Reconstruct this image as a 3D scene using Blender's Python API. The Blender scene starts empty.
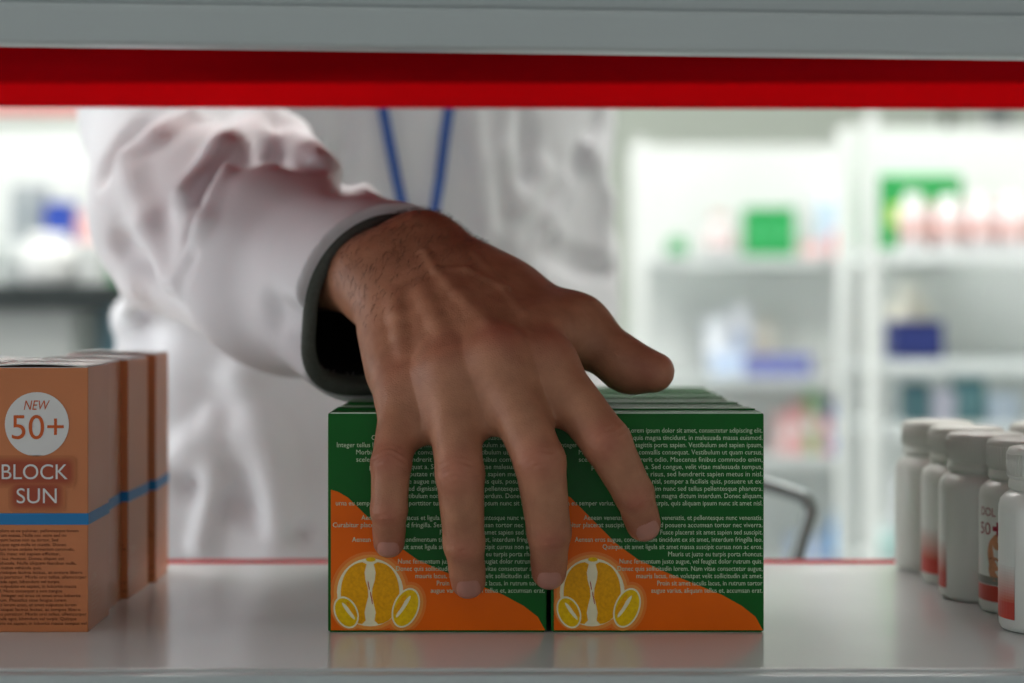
import bpy, bmesh, math, random
import numpy as np
from mathutils import Vector, Matrix
from mathutils.bvhtree import BVHTree

random.seed(4); rng = np.random.default_rng(4)
SC = bpy.context.scene
COL = SC.collection

# ------------------------------------------------------------------ camera, world, exposure
FPX, CX, CY = 1900.0, 490.0, 300.0          # focal length in pixels, vanishing point of the depth axis
CAMY, CAMZ = -0.8636, 0.151                 # shelf top is z = 0, carton fronts are y = 0
cd = bpy.data.cameras.new('camera'); cam = bpy.data.objects.new('camera', cd); COL.objects.link(cam)
cam.location = (0, CAMY, CAMZ); cam.rotation_euler = (math.pi/2, 0, 0)
cd.sensor_width = 36.0; cd.lens = FPX/1024*36.0
cd.shift_x = (512-CX)/1024; cd.shift_y = (CY-341.5)/1024
cd.clip_start = 0.02
cd.dof.use_dof = True; cd.dof.focus_distance = 0.85; cd.dof.aperture_fstop = 4.6
SC.camera = cam
SC.view_settings.view_transform = 'Standard'; SC.view_settings.look = 'None'
SC.view_settings.gamma = 1; SC.view_settings.use_curve_mapping = False
SC.view_settings.exposure = 0.0
w = bpy.data.worlds.new('world'); SC.world = w; w.use_nodes = True
w.node_tree.nodes['Background'].inputs[0].default_value = (0.95, 1.0, 1.0, 1)
w.node_tree.nodes['Background'].inputs[1].default_value = 0.38
PANEL_POWER = 14.5
ADDED_WINDOW_POWER = 4.2                          # glow of an added, unseen window in the left wall
PANELS = [(-1.0, .95), (-.55, 2.1), (.55, 1.35), (1.3, 1.0), (-1.2, 3.0), (.7, 2.1)]

def at(px, py, Y):
    s = (Y-CAMY)/FPX
    return np.array(((px-CX)*s, Y, CAMZ-(py-CY)*s))
def sc(Y): return FPX/(Y-CAMY)              # pixels per metre at depth Y

# ------------------------------------------------------------------ materials
def S(r, g, b):
    f = lambda c: ((c/255)/12.92 if c/255 <= .04045 else ((c/255+.055)/1.055)**2.4)
    return (f(r), f(g), f(b))
MATS = {}
def M(name, rgb, rough=.5, spec=.5, var=.06, scale=60., bump=0., bscale=400., metal=0., emit=0., trans=0., sss=0.):
    if name in MATS: return MATS[name]
    m = bpy.data.materials.new(name); m.use_nodes = True; nt = m.node_tree; N = nt.nodes; L = nt.links
    b = N['Principled BSDF']
    b.inputs['Roughness'].default_value = rough; b.inputs['Specular IOR Level'].default_value = spec
    b.inputs['Metallic'].default_value = metal
    if trans: b.inputs['Transmission Weight'].default_value = trans
    if sss:
        b.inputs['Subsurface Weight'].default_value = sss
        b.inputs['Subsurface Radius'].default_value = (.004, .0018, .001); b.inputs['Subsurface Scale'].default_value = 1.0
    tc = N.new('ShaderNodeTexCoord')
    n = N.new('ShaderNodeTexNoise'); n.inputs['Scale'].default_value = scale; n.inputs['Detail'].default_value = 3
    L.new(tc.outputs['Object'], n.inputs['Vector'])
    r = N.new('ShaderNodeValToRGB')
    r.color_ramp.elements[0].color = (*[c*(1-var) for c in rgb], 1); r.color_ramp.elements[1].color = (*[min(1, c*(1+var)) for c in rgb], 1)
    r.color_ramp.elements[0].position = .3; r.color_ramp.elements[1].position = .7
    L.new(n.outputs['Fac'], r.inputs['Fac']); L.new(r.outputs['Color'], b.inputs['Base Color'])
    if bump:
        n2 = N.new('ShaderNodeTexNoise'); n2.inputs['Scale'].default_value = bscale; n2.inputs['Detail'].default_value = 2
        L.new(tc.outputs['Object'], n2.inputs['Vector'])
        bp = N.new('ShaderNodeBump'); bp.inputs['Strength'].default_value = bump; bp.inputs['Distance'].default_value = .001
        L.new(n2.outputs['Fac'], bp.inputs['Height']); L.new(bp.outputs['Normal'], b.inputs['Normal'])
    if emit:
        L.new(r.outputs['Color'], b.inputs['Emission Color']); b.inputs['Emission Strength'].default_value = emit
    MATS[name] = m
    return m

# ------------------------------------------------------------------ object helpers
def link(o, parent=None):
    COL.objects.link(o)
    if parent is not None: o.parent = parent
    return o
def tag(o, label=None, cat=None, group=None, kind=None):
    if label: o['label'] = label
    if cat: o['category'] = cat
    if group: o['group'] = group
    if kind: o['kind'] = kind
    return o
def empty(name, loc=(0, 0, 0), rz=0., label=None, cat=None, group=None):
    o = bpy.data.objects.new(name, None); o.empty_display_size = .02
    o.location = loc; o.rotation_euler = (0, 0, rz); link(o)
    return tag(o, label, cat, group)
def mesh_obj(name, verts, faces, mat, parent=None, smooth=False, loc=None):
    me = bpy.data.meshes.new(name); me.from_pydata([tuple(map(float, v)) for v in verts], [], [tuple(map(int, f)) for f in faces]); me.update()
    if smooth: me.shade_smooth()
    for m in (mat if isinstance(mat, (list, tuple)) else [mat]): me.materials.append(m)
    o = bpy.data.objects.new(name, me)
    if loc is not None: o.location = loc
    return link(o, parent)
def np_mesh(name, V, F, mat, parent=None, smooth=True):
    me = bpy.data.meshes.new(name); n = F.shape[1]
    me.vertices.add(len(V)); me.vertices.foreach_set('co', V.astype(np.float32).ravel())
    me.loops.add(F.size); me.loops.foreach_set('vertex_index', F.astype(np.int32).ravel())
    me.polygons.add(len(F)); me.polygons.foreach_set('loop_start', np.arange(0, F.size, n, dtype=np.int32))
    me.update(calc_edges=True); me.validate()
    if smooth: me.shade_smooth()
    me.materials.append(mat)
    return link(bpy.data.objects.new(name, me), parent)
class MB:
    """collects shapes into one bmesh"""
    def __init__(s): s.bm = bmesh.new()
    def box(s, x0, x1, y0, y1, z0, z1, bev=0., seg=2, mi=0):
        b = bmesh.new()
        bmesh.ops.create_cube(b, size=1, matrix=Matrix.Translation(((x0+x1)/2, (y0+y1)/2, (z0+z1)/2)) @ Matrix.Diagonal((x1-x0, y1-y0, z1-z0, 1)))
        if bev: bmesh.ops.bevel(b, geom=b.edges[:], offset=bev, segments=seg, profile=.6, affect='EDGES')
        return s._add(b, mi)
    def _add(s, b, mi=0):
        for f in b.faces: f.material_index = mi; f.smooth = False
        me = bpy.data.meshes.new('tmp'); b.to_mesh(me); b.free(); s.bm.from_mesh(me); bpy.data.meshes.remove(me); return s
    def lathe(s, prof, c=(0, 0, 0), seg=32, mi=0, smooth=True):
        b = bmesh.new(); rings = []
        for r, z in prof:
            rings.append([b.verts.new((c[0]+r*math.cos(2*math.pi*i/seg), c[1]+r*math.sin(2*math.pi*i/seg), c[2]+z)) for i in range(seg)])
        for a, d in zip(rings, rings[1:]):
            for i in range(seg):
                f = b.faces.new((a[i], a[(i+1) % seg], d[(i+1) % seg], d[i]))
        b.faces.new(rings[0][::-1]); b.faces.new(rings[-1])
        s._add(b, mi)
        if smooth:
            for f in s.bm.faces:
                if len(f.verts) == 4: f.smooth = True
        return s
    def tube(s, pts, r, seg=10, mi=0):
        b = bmesh.new(); pts = [Vector(p) for p in pts]; rings = []
        for i, p in enumerate(pts):
            t = (pts[min(i+1, len(pts)-1)]-pts[max(i-1, 0)]).normalized()
            u = t.cross(Vector((0, 0, 1)) if abs(t.z) < .9 else Vector((1, 0, 0))).normalized(); v = t.cross(u)
            rr = r[i] if isinstance(r, (list, tuple)) else r
            rings.append([b.verts.new(p+(u*math.cos(2*math.pi*k/seg)+v*math.sin(2*math.pi*k/seg))*rr) for k in range(seg)])
        for a, d in zip(rings, rings[1:]):
            for k in range(seg): b.faces.new((a[k], a[(k+1) % seg], d[(k+1) % seg], d[k]))
        b.faces.new(rings[0][::-1]); b.faces.new(rings[-1])
        bmesh.ops.recalc_face_normals(b, faces=b.faces)
        s._add(b, mi)
        for f in s.bm.faces:
            if len(f.verts) == 4: f.smooth = True
        return s
    def build(s, name, mat, parent=None, loc=None):
        me = bpy.data.meshes.new(name); s.bm.to_mesh(me); s.bm.free()
        for m in (mat if isinstance(mat, (list, tuple)) else [mat]): me.materials.append(m)
        o = bpy.data.objects.new(name, me)
        if loc is not None: o.location = loc
        return link(o, parent)
def copy_tree(o, parent=None):
    c = o.copy(); COL.objects.link(c); c.parent = parent
    for ch in [x for x in o.children]: copy_tree(ch, c)
    return c
def struct(o): o['kind'] = 'structure'; return o

# flat print: lettering and shapes lying on a face (x right, z up, face towards -y)
def text_mesh(s, size, width=None, align='L', shear=0.):
    """returns verts (N,2), faces for one line; x from 0 (left) or ending at 0 (right)"""
    cu = bpy.data.curves.new('t', 'FONT'); cu.body = s; cu.size = size; cu.resolution_u = 8 if size > .005 else 2; cu.shear = shear
    o = bpy.data.objects.new('t', cu); COL.objects.link(o)
    dg = bpy.context.evaluated_depsgraph_get(); dg.update()
    me = bpy.data.meshes.new_from_object(o.evaluated_get(dg))
    V = np.array([v.co[:2] for v in me.vertices]); F = [tuple(p.vertices) for p in me.polygons]
    bpy.data.objects.remove(o); bpy.data.meshes.remove(me); bpy.data.curves.remove(cu)
    V[:, 0] -= V[:, 0].min(); W = V[:, 0].max()
    if width: V[:, 0] *= width/W; W = width
    if align == 'R': V[:, 0] -= W
    if align == 'C': V[:, 0] -= W/2
    return V, F
class Print:
    def __init__(s): s.V = []; s.F = []; s.mi = []
    def add(s, V2, F, off, mi=0):
        n = len(s.V)
        s.V += [(x, -off, z) for x, z in V2]; s.F += [tuple(i+n for i in f) for f in F]; s.mi += [mi]*len(F)
    def poly(s, P, off, mi=0): s.add(P, [tuple(range(len(P)))], off, mi)
    def text(s, t, x, z, size, off, width=None, align='L', mi=0, shear=0.):
        V, F = text_mesh(t, size, width, align, shear); s.add(V+np.array((x, z)), F, off, mi)
    def build(s, name, mats, parent):
        o = mesh_obj(name, s.V, s.F, mats, parent)
        o.data.polygons.foreach_set('material_index', s.mi)
        bm = bmesh.new(); bm.from_mesh(o.data)
        for f in bm.faces:
            if f.normal.y > 0: f.normal_flip()
        bm.to_mesh(o.data); bm.free()
        return o
def ell(cx, cz, a, b, rot=0., n=36, t0=0., t1=2*math.pi):
    t = np.linspace(t0, t1, n, endpoint=(t1-t0) < 6.28)
    x, z = a*np.cos(t), b*np.sin(t); c, s_ = math.cos(rot), math.sin(rot)
    return np.stack([cx+x*c-z*s_, cz+x*s_+z*c], 1)

# ------------------------------------------------------------------ signed-distance surfaces (hand, body, coat)
def smin(a, b, k):
    h = np.clip(.5+.5*(b-a)/k, 0, 1)
    return b+(a-b)*h-k*h*(1-h)
def smax(a, b, k): return -smin(-a, -b, k)
def cone(P, a, b, ra, rb, flat=None):
    """tapered capsule; flat=(axis, factor) squeezes it along an axis"""
    a = np.asarray(a, float); b = np.asarray(b, float); Q = P-a; ba = b-a
    if flat is not None:
        n = np.asarray(flat[0], float); n = n/np.linalg.norm(n); f = 1/flat[1]-1
        Q = Q+np.outer(Q@n, n)*f; ba = ba+n*(ba@n)*f
    d2 = max(ba@ba, 1e-12); t = np.clip((Q@ba)/d2, 0, 1)
    d = np.sqrt(((Q-t[:, None]*ba)**2).sum(1))-(ra+(rb-ra)*t)
    return d
def chain(P, pts, rs, k, flat=None):
    d = None
    for i in range(len(pts)-1):
        c = cone(P, pts[i], pts[i+1], rs[i], rs[i+1], flat)
        d = c if d is None else smin(d, c, k)
    return d
def surface(fn, xs, ys, zs, project=2, margin=1.5, eps=3e-4):
    """surface nets on a rectilinear grid, evaluated only near the surface"""
    nx, ny, nz = len(xs), len(ys), len(zs); f = np.empty((nx, ny, nz), np.float32); B = 6
    xi = [(i, min(i+B, nx)) for i in range(0, nx, B)]; yi = [(i, min(i+B, ny)) for i in range(0, ny, B)]; zi = [(i, min(i+B, nz)) for i in range(0, nz, B)]
    def cen(ax, ii): return np.array([(ax[a]+ax[b-1])/2 for a, b in ii]), np.array([(ax[min(b, len(ax)-1)]-ax[a])/2 for a, b in ii])
    cx, hx = cen(xs, xi); cy, hy = cen(ys, yi); cz, hz = cen(zs, zi)
    G = np.stack(np.meshgrid(cx, cy, cz, indexing='ij'), -1).reshape(-1, 3)
    H = np.sqrt((np.stack(np.meshgrid(hx, hy, hz, indexing='ij'), -1)**2).sum(-1)).reshape(-1)
    d = fn(G); act = np.abs(d) < H*margin+.004
    d3 = d.reshape(len(cx), len(cy), len(cz)); a3 = act.reshape(d3.shape)
    big = np.repeat(np.repeat(np.repeat(d3, B, 0), B, 1), B, 2)[:nx, :ny, :nz]; f[:] = big
    m = np.repeat(np.repeat(np.repeat(a3, B, 0), B, 1), B, 2)[:nx, :ny, :nz]
    ii = np.argwhere(m)
    for c in range(0, len(ii), 400000):
        q = ii[c:c+400000]; f[q[:, 0], q[:, 1], q[:, 2]] = fn(np.stack([xs[q[:, 0]], ys[q[:, 1]], zs[q[:, 2]]], 1))
    neg = f < 0
    cnt = sum(neg[i:nx-1+i, j:ny-1+j, k:nz-1+k].astype(np.int8) for i in (0, 1) for j in (0, 1) for k in (0, 1))
    cell = (cnt > 0) & (cnt < 8); C = np.argwhere(cell); idx = -np.ones(cell.shape, np.int64); idx[cell] = np.arange(len(C))
    acc = np.zeros((len(C), 3)); num = np.zeros(len(C))
    ax3 = (xs, ys, zs)
    for ax in range(3):
        o1, o2 = [a for a in range(3) if a != ax]
        for i in (0, 1):
            for j in (0, 1):
                A = C.copy(); A[:, o1] += i; A[:, o2] += j; Bq = A.copy(); Bq[:, ax] += 1
                fa = f[A[:, 0], A[:, 1], A[:, 2]]; fb = f[Bq[:, 0], Bq[:, 1], Bq[:, 2]]; ok = (fa < 0) != (fb < 0)
                t = np.where(ok, fa/np.where(ok, fa-fb, 1), 0)
                p = np.stack([ax3[q][A[:, q]] for q in range(3)], 1); e = ax3[ax][Bq[:, ax]]-ax3[ax][A[:, ax]]
                p[:, ax] += t*e; acc[ok] += p[ok]; num[ok] += 1
    V = acc/num[:, None]; Fs = []
    for ax in range(3):
        o1, o2 = (ax+1) % 3, (ax+2) % 3
        sl = [slice(None)]*3; sl2 = [slice(None)]*3; sl[ax] = slice(0, -1); sl2[ax] = slice(1, None)
        a, b = neg[tuple(sl)], neg[tuple(sl2)]; E = np.argwhere(a != b)
        E = E[(E[:, o1] > 0) & (E[:, o2] > 0) & (E[:, o1] < f.shape[o1]-1) & (E[:, o2] < f.shape[o2]-1)]
        def ci(d1, d2):
            q = E.copy(); q[:, o1] += d1; q[:, o2] += d2; return idx[q[:, 0], q[:, 1], q[:, 2]]
        quad = np.stack([ci(-1, -1), ci(0, -1), ci(0, 0), ci(-1, 0)], 1)
        fl = ~neg[E[:, 0], E[:, 1], E[:, 2]]; quad[fl] = quad[fl][:, ::-1]; Fs.append(quad)
    F = np.concatenate(Fs); F = F[(F >= 0).all(1)]
    T = np.array([[1, 1, 1], [1, -1, -1], [-1, 1, -1], [-1, -1, 1]], float)
    for _ in range(project):
        g = sum(t*fn(V+t*eps)[:, None] for t in T); n = np.linalg.norm(g, axis=1)[:, None]; slope = n/(4*eps)
        V = V-np.clip(fn(V)[:, None]/np.maximum(slope, .3), -.004, .004)*g/np.maximum(n, 1e-9)
    return V, F
def axis(parts):
    """parts: (start, stop, step) runs joined to one increasing coordinate list"""
    out = []
    for a, b, s in parts: out.append(np.linspace(a, b, max(2, int(round((b-a)/s)))+1)[:-1])
    out.append([parts[-1][1]]); return np.concatenate(out)

# ================================================================== THE ROOM
FLOOR, CEIL = -1.05, 1.62
m_wall = M('wall_paint', S(206, 212, 203), .7, .3, .03, 3)
m_floor = M('floor_vinyl', S(190, 192, 190), .35, .5, .05, 8)
m_ceil = M('ceiling_paint', S(232, 234, 232), .8, .2, .02, 4)
struct(MB().box(-2.4, 2.4, -2.6, 4.5, FLOOR-.1, FLOOR).build('floor', m_floor))
struct(MB().box(-2.4, 2.4, -2.6, 4.5, CEIL, CEIL+.1).build('ceiling', m_ceil))
WY0, WY1, WZ0, WZ1 = -.9, 1.5, -.25, 1.0
wl = MB().box(-2.5, -2.4, -2.6, WY0, FLOOR, CEIL).box(-2.5, -2.4, WY1, 4.5, FLOOR, CEIL).box(-2.5, -2.4, WY0, WY1, FLOOR, WZ0).box(-2.5, -2.4, WY0, WY1, WZ1, CEIL)
struct(wl.build('wall_left', m_wall))
win = struct(empty('added_window_1', (-2.45, WY0, WZ0)))  # window added out of view, its panes glow to light the sleeve
fr = MB().box(-.03, .06, 0, .05, 0, WZ1-WZ0, .003).box(-.03, .06, WY1-WY0-.05, WY1-WY0, 0, WZ1-WZ0, .003).box(-.03, .06, .05, WY1-WY0-.05, 0, .05, .003).box(-.03, .06, .05, WY1-WY0-.05, WZ1-WZ0-.05, WZ1-WZ0, .003).box(-.03, .06, (WY1-WY0)/2-.02, (WY1-WY0)/2+.02, .05, WZ1-WZ0-.05, .003)
fr.build('added_window_frame', M('added_frame_white', S(226, 228, 228), .4), win)
for a_ in (.05, (WY1-WY0)/2+.02):
    MB().box(0, .008, a_, a_+(WY1-WY0)/2-.07, .05, WZ1-WZ0-.05).build('added_glow_pane', M('added_window_glow', (.93, .97, 1), .5, .3, .01, 2, emit=ADDED_WINDOW_POWER), win)
struct(MB().box(2.4, 2.5, -2.6, 4.5, FLOOR, CEIL).build('wall_right', m_wall))
struct(MB().box(-2.5, 2.5, 4.5, 4.6, FLOOR, CEIL).build('wall_back', m_wall))
m_panel = M('lamp_diffuser', (1, .985, .95), .4, .3, .01, 2, emit=PANEL_POWER)
m_lampf = M('lamp_frame', S(225, 225, 225), .4, .5)
for i, (x, y) in enumerate(PANELS):
    t = empty('ceiling_light', (x, y, CEIL), 0, 'flat square white light panel set in the ceiling above the room behind the shelf', 'lamp', 'ceiling light panels')
    MB().box(-.32, .32, -.32, .32, -.03, 0, .004).build('frame', m_lampf, t)
    MB().box(-.29, .29, -.29, .29, -.034, -.0305).build('diffuser', m_panel, t)

# ================================================================== DISPLAY SHELF
SH0, SH1 = -0.085, 0.228
m_white = M('white_lacquer', S(205, 206, 206), .16, .5, .015, 12)
m_grey = M('grey_enamel', S(178, 184, 186), .28, .5, .02, 10)
def translucent_red():
    m = bpy.data.materials.new('red_plastic'); m.use_nodes = True; N = m.node_tree.nodes; L = m.node_tree.links; b = N['Principled BSDF']
    b.inputs['Base Color'].default_value = (*S(196, 8, 26), 1); b.inputs['Roughness'].default_value = .3
    t = N.new('ShaderNodeBsdfTranslucent'); n = N.new('ShaderNodeTexNoise'); n.inputs['Scale'].default_value = 9
    r = N.new('ShaderNodeValToRGB'); r.color_ramp.elements[0].color = (*S(218, 5, 56), 1); r.color_ramp.elements[1].color = (*S(230, 10, 64), 1)
    L.new(n.outputs['Fac'], r.inputs['Fac']); L.new(r.outputs['Color'], t.inputs['Color'])
    x = N.new('ShaderNodeMixShader'); x.inputs[0].default_value = .62; L.new(b.outputs[0], x.inputs[1]); L.new(t.outputs[0], x.inputs[2]); L.new(x.outputs[0], N['Material Output'].inputs['Surface'])
    return m
m_redp = translucent_red()
m_red = M('red_enamel', S(150, 4, 14), .7, .0, .05, 14)
sh = empty('display_shelf', (0, 0, 0), 0, 'white lacquered display shelf with grey front lips and red rear rails', 'shelf')
XL, XR = -.62, .68
MB().box(XL, XR, SH0, SH1, -.018, 0, .0012).build('shelf_board', m_white, sh)
MB().box(XL, XR, SH0-.010, SH0-.0005, -.034, -.0008, .002).build('front_lip', m_grey, sh)
MB().box(XL, XR, SH1, SH1+.004, -.03, .0016, .0006).build('rear_rail', m_redp, sh)
up = MB().box(XL, XR, SH0+.004, SH1-.0035, .2752, .29, .001).build('upper_shelf_board', m_red, sh)
ur = MB().box(XL, XR, SH1-.003, SH1-.0005, .2608, .288, .001, 2).build('upper_rear_rail', m_redp, sh); ur.rotation_euler = (0, .002, 0)
lp = MB().box(XL, XR, SH0-.014, SH0+.0035, .2520, .2685, .003, 3).build('upper_front_lip', m_grey, sh)
lp2 = MB().box(XL, XR, SH0-.006, SH0+.0035, .2688, .305, .002).build('upper_price_channel', m_grey, sh)
for o in (lp, lp2): o.rotation_euler = (0, .0135, 0)
for x0 in (XL-.03, XR):
    for y0 in (SH0, SH1-.024): MB().box(x0, x0+.03, y0, y0+.028, FLOOR, .75, .003).build('upright', m_grey, sh)
MB().box(XL, XR, SH0+.02, SH1-.01, FLOOR, FLOOR+.12, .003).build('plinth', m_grey, sh)
MB().box(XL, XR, SH0, SH1, -.5, -.482, .0012).build('lower_shelf_board', m_white, sh)

# ================================================================== GREEN FRUIT CARTONS
m_green = M('carton_green', S(8, 98, 30), .32, .22, .05, 30)
m_edge = M('carton_pale_edge', S(205, 222, 205), .5, .4)
m_orange = M('print_orange', S(244, 106, 2), .36, .2, .04, 30)
m_txt = M('print_pale', S(206, 230, 196), .5, .2, .05, 500)
m_pith = M('print_pith', S(250, 240, 205), .4, .4, .04, 300)
m_glow1 = M('print_glow_outer', S(246, 126, 26), .35, .5, .03); m_glow2 = M('print_glow_inner', S(250, 158, 60), .35, .5, .03)
m_pulp = M('print_pulp', S(252, 172, 4), .36, .2, .14, 700); m_lemon = M('print_lemon', S(252, 200, 8), .36, .2, .12, 700)
m_vein = M('print_red_vein', S(200, 60, 40), .4, .4)
GW, GH, GD, K = .0975, .0995, .0438, 2200.
def gp(px, py): return np.array(((px-328)/K, (632.5-py)/K))
LINES = [
 ('Lorem ipsum dolor sit amet, consectetur adipiscing elit.', 406), ('Curabitur nibh quis magna tincidunt, in malesuada massa euismod.', 371),
 ('Integer tellus lorem, luctus a, sagittis porta sapien. Vestibulum sed sapien ipsum,', 337), ('Morbi pretium lacus in convallis consequat. Vestibulum ut quam cursus,', 356),
 ('scelerisque urna, hendrerit odio. Maecenas finibus commodo enim,', 356), ('porta mi consequat a. Sed congue, velit vitae malesuada tempus,', 369),
 ('lectus vulputate risus, sed hendrerit sapien metus in nisl.', 382), ('Quisque augue nisl, semper a facilisis quis, posuere ut ex.', 388),
 ('Sed dignissim nunc sed tellus pellentesque pharetra.', 404), ('Vestibulum non magna dictum interdum. Donec aliquam,', 398),
 ('urna eu semper varius, lacus porttitor turpis, quis aliquam ipsum nunc sit amet nisl.', 336), None,
 ('Aenean venenatis lacus et ligula venenatis, et pellentesque nunc venenatis.', 361), ('Curabitur placerat suscipit id fringilla. Sed posuere accumsan tortor nec viverra.', 333),
 ('Fusce placerat sit amet sapien sed suscipit.', 438), ('Aenean eros augue, condimentum tincidunt ex sit amet, interdum fringilla leo.', 352),
 ('Quisque sit amet ligula sit amet massa suscipit cursus non ac eros.', 380), ('Mauris ut justo eu turpis porta rhoncus.', 446),
 ('Nunc fermentum justo augue, vel feugiat dolor rutrum quis.', 397), ('Donec quis sollicitudin lorem. Nam vitae consectetur augue,', 395),
 ('mauris lacus, non volutpat velit sollicitudin sit amet.', 414), ('Proin sit amet iaculis lacus, in rutrum tortor', 435), ('augue varius, aliquam tellus et, accumsan erat.', 429)]
def green_print(root):
    p = Print()
    cur = [(331, 490), (338, 492), (348, 498), (360, 510), (374, 524), (394, 544), (416, 560), (440, 571), (470, 583), (500, 595), (520, 606), (534, 617), (541, 630)]
    p.poly([gp(*q) for q in cur]+[gp(541, 630.5), gp(331, 630.5)], .00012)
    p.build('printed_orange_field', m_orange, root)
    f = Print(); ms = [m_pith, m_pulp, m_lemon, m_vein, m_glow1, m_glow2]
    c0 = gp(369.5, 592.5)
    for q, (cc, a, b, rot) in enumerate(((c0, .0155, .0163, 0), (gp(347, 611), .0058, .0082, .42), (gp(404.5, 608), .0065, .01, -.36))):
        g_ = .0022 if q != 1 else .0012
        f.poly(np.maximum(ell(*cc, a+g_, b+g_, rot), (.0013, .0012)), .00016+.00001*q, 4); f.poly(ell(*cc, a+.0008, b+.0008, rot), .0002+.00001*q, 5)
    f.poly(ell(*c0, .0148, .0155), .00026, 0)
    for sgn in (-1, 1):                                       # the two big halves of flesh
        h = []
        for t in np.linspace(-math.pi/2+.12, math.pi/2-.1, 22): h.append(c0+np.array((sgn*(.0012+.0119*math.cos(t)**.75), .0142*math.sin(t)-.0004)))
        h += [c0+np.array((sgn*(.0016+.0009*math.sin(q*3)), z)) for q, z in zip(np.linspace(0, 3, 8), np.linspace(.0128, -.0128, 8))]
        f.poly(h, .00034, 1)
    f.poly(ell(c0[0]+.0003, c0[1]+.0149, .0022, .001), .0004, 2)
    for dx, dz, r in ((-.0006, .003, .0022), (.0008, -.0035, .002), (.0003, -.001, .0014)):
        f.poly(ell(c0[0]+dx, c0[1]+dz, .00022, r, .15*r/.002), .00042, 3)
    for cc, a, b, rot, sg in ((gp(346, 612.5), .0052, .0076, .42, 1), (gp(404.5, 608), .0058, .0094, -.36, -1)):   # the two wedges
        f.poly(ell(*cc, a, b, rot), .0005, 0); f.poly(ell(*cc, a-.0007, b-.0008, rot), .00056, 2)
        o_ = np.array((sg*.0011, .0006))
        f.poly(ell(*(cc+o_), a*.16, b*.62, rot+sg*.22), .00062, 0); f.poly(ell(*(cc+o_*2.4), a*.2, b*.55, rot+sg*.16), .00064, 1)
    f.build('printed_fruit', ms, root)
    t = Print()
    for i, ln in enumerate(LINES):
        if ln is None: continue
        x1, z = gp(540.8, 430.4+7.27*i+2.4); x0 = gp(ln[1], 0)[0]
        t.text(ln[0], x1, z, .00315, .0007, width=x1-x0, align='R')
    t.build('printed_text', m_txt, root)
def green_box():
    r = empty('fruit_carton')
    MB().box(0, GW, 0, GD, .0004, GH, .0007).build('body', m_green, r)
    MB().box(.001, GW-.001, .0009, GD-.0006, GH-.0004, GH+.0005, .0004, 1).build('top_flap', m_green, r)
    MB().box(.0012, GW-.0012, .0002, .0009, GH-.0003, GH+.0004).build('flap_edge', m_edge, r)
    MB().box(.003, GW-.002, .015, .0158, GH, GH+.0014).build('tuck_edge', m_green, r)
    MB().box(.001, GW-.001, .0006, GD-.0006, 0, .0006).build('bottom_flap', m_green, r)
    return r
g0 = green_box(); GREEN = []
for row in range(5):
    for c in range(2):
        o = g0 if not GREEN else copy_tree(g0); GREEN.append(o)
        x = (-.0737 if c == 0 else .0277)+(0 if row == 0 else (-.0004-.0006*row if c == 1 else .0016+.0004*row))
        if c == 1 and row in (1, 2): x += -.0012*row
        o.location = (x, row*.0449+(.0004 if row else 0), 0.0)
        o.scale = (.993 if c else 1.019, 1, 1 + (0, .004, .009, .008, .014)[row])
        o.rotation_euler = (0, 0, 0 if row == 0 else random.uniform(-.004, .004))
        if row == 0:
            tag(o, ('front green and orange fruit carton under the little and ring fingers', 'front green and orange fruit carton under the index finger')[c], 'carton', 'green fruit cartons')
        else:
            tag(o, ('green carton behind the one under the ring finger, mostly hidden by it' if c == 0 else 'green carton lined up behind the one under the index finger, only its top edge showing'), 'carton', 'green fruit cartons, back rows')
green_print(GREEN[0]); 
for ch in list(GREEN[0].children):
    if ch.name.startswith('printed'):
        c = ch.copy(); COL.objects.link(c); c.parent = GREEN[1]

# ================================================================== SUNSCREEN CARTONS
m_sun = M('carton_tan_orange', S(204, 122, 74), .32, .5, .03, 25)
m_sunred = [M('print_halo_%d' % i, tuple(np.array(S(196, 118, 72))*(1-k)+np.array(S(160, 62, 40))*k), .42, .4, .02) for i, k in enumerate((.08, .18, .3, .44, .58, .7, .8, .88))]
m_cw = M('print_white', S(225, 222, 222), .42, .4, .02); m_or = M('print_deep_orange', S(204, 88, 24), .42, .4, .03)
m_blue = M('print_blue', S(28, 122, 184), .4, .4, .03); m_brown = M('print_brown', S(92, 48, 34), .5, .3, .05)
m_flap = M('flap_board', S(236, 236, 234), .25, .5, .02); m_side = M('print_side_pale', S(214, 168, 138), .45, .4)
SW, SH, SD = .0473, .1203, .0473
def sp(px, py): return np.array(((px+16)/K, (633.5-py)/K))
def rrect(x0, x1, z0, z1, r):
    P = []
    for cx_, cz_, t in ((x1-r, z1-r, 0), (x0+r, z1-r, 1), (x0+r, z0+r, 2), (x1-r, z0+r, 3)):
        for q in np.linspace(0, math.pi/2, 6): P.append((cx_+r*math.cos(q+t*math.pi/2), cz_+r*math.sin(q+t*math.pi/2)))
    return P
s0 = empty('sunscreen_carton')
MB().box(0, SW, 0, SD, 0, SH, .0005).build('body', m_sun, s0)
st = MB().box(-.00025, SW+.00025, -.00025, SD+.00025, (633.5-526)/K, (633.5-514.5)/K).build('blue_band', m_blue, s0)
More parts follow.
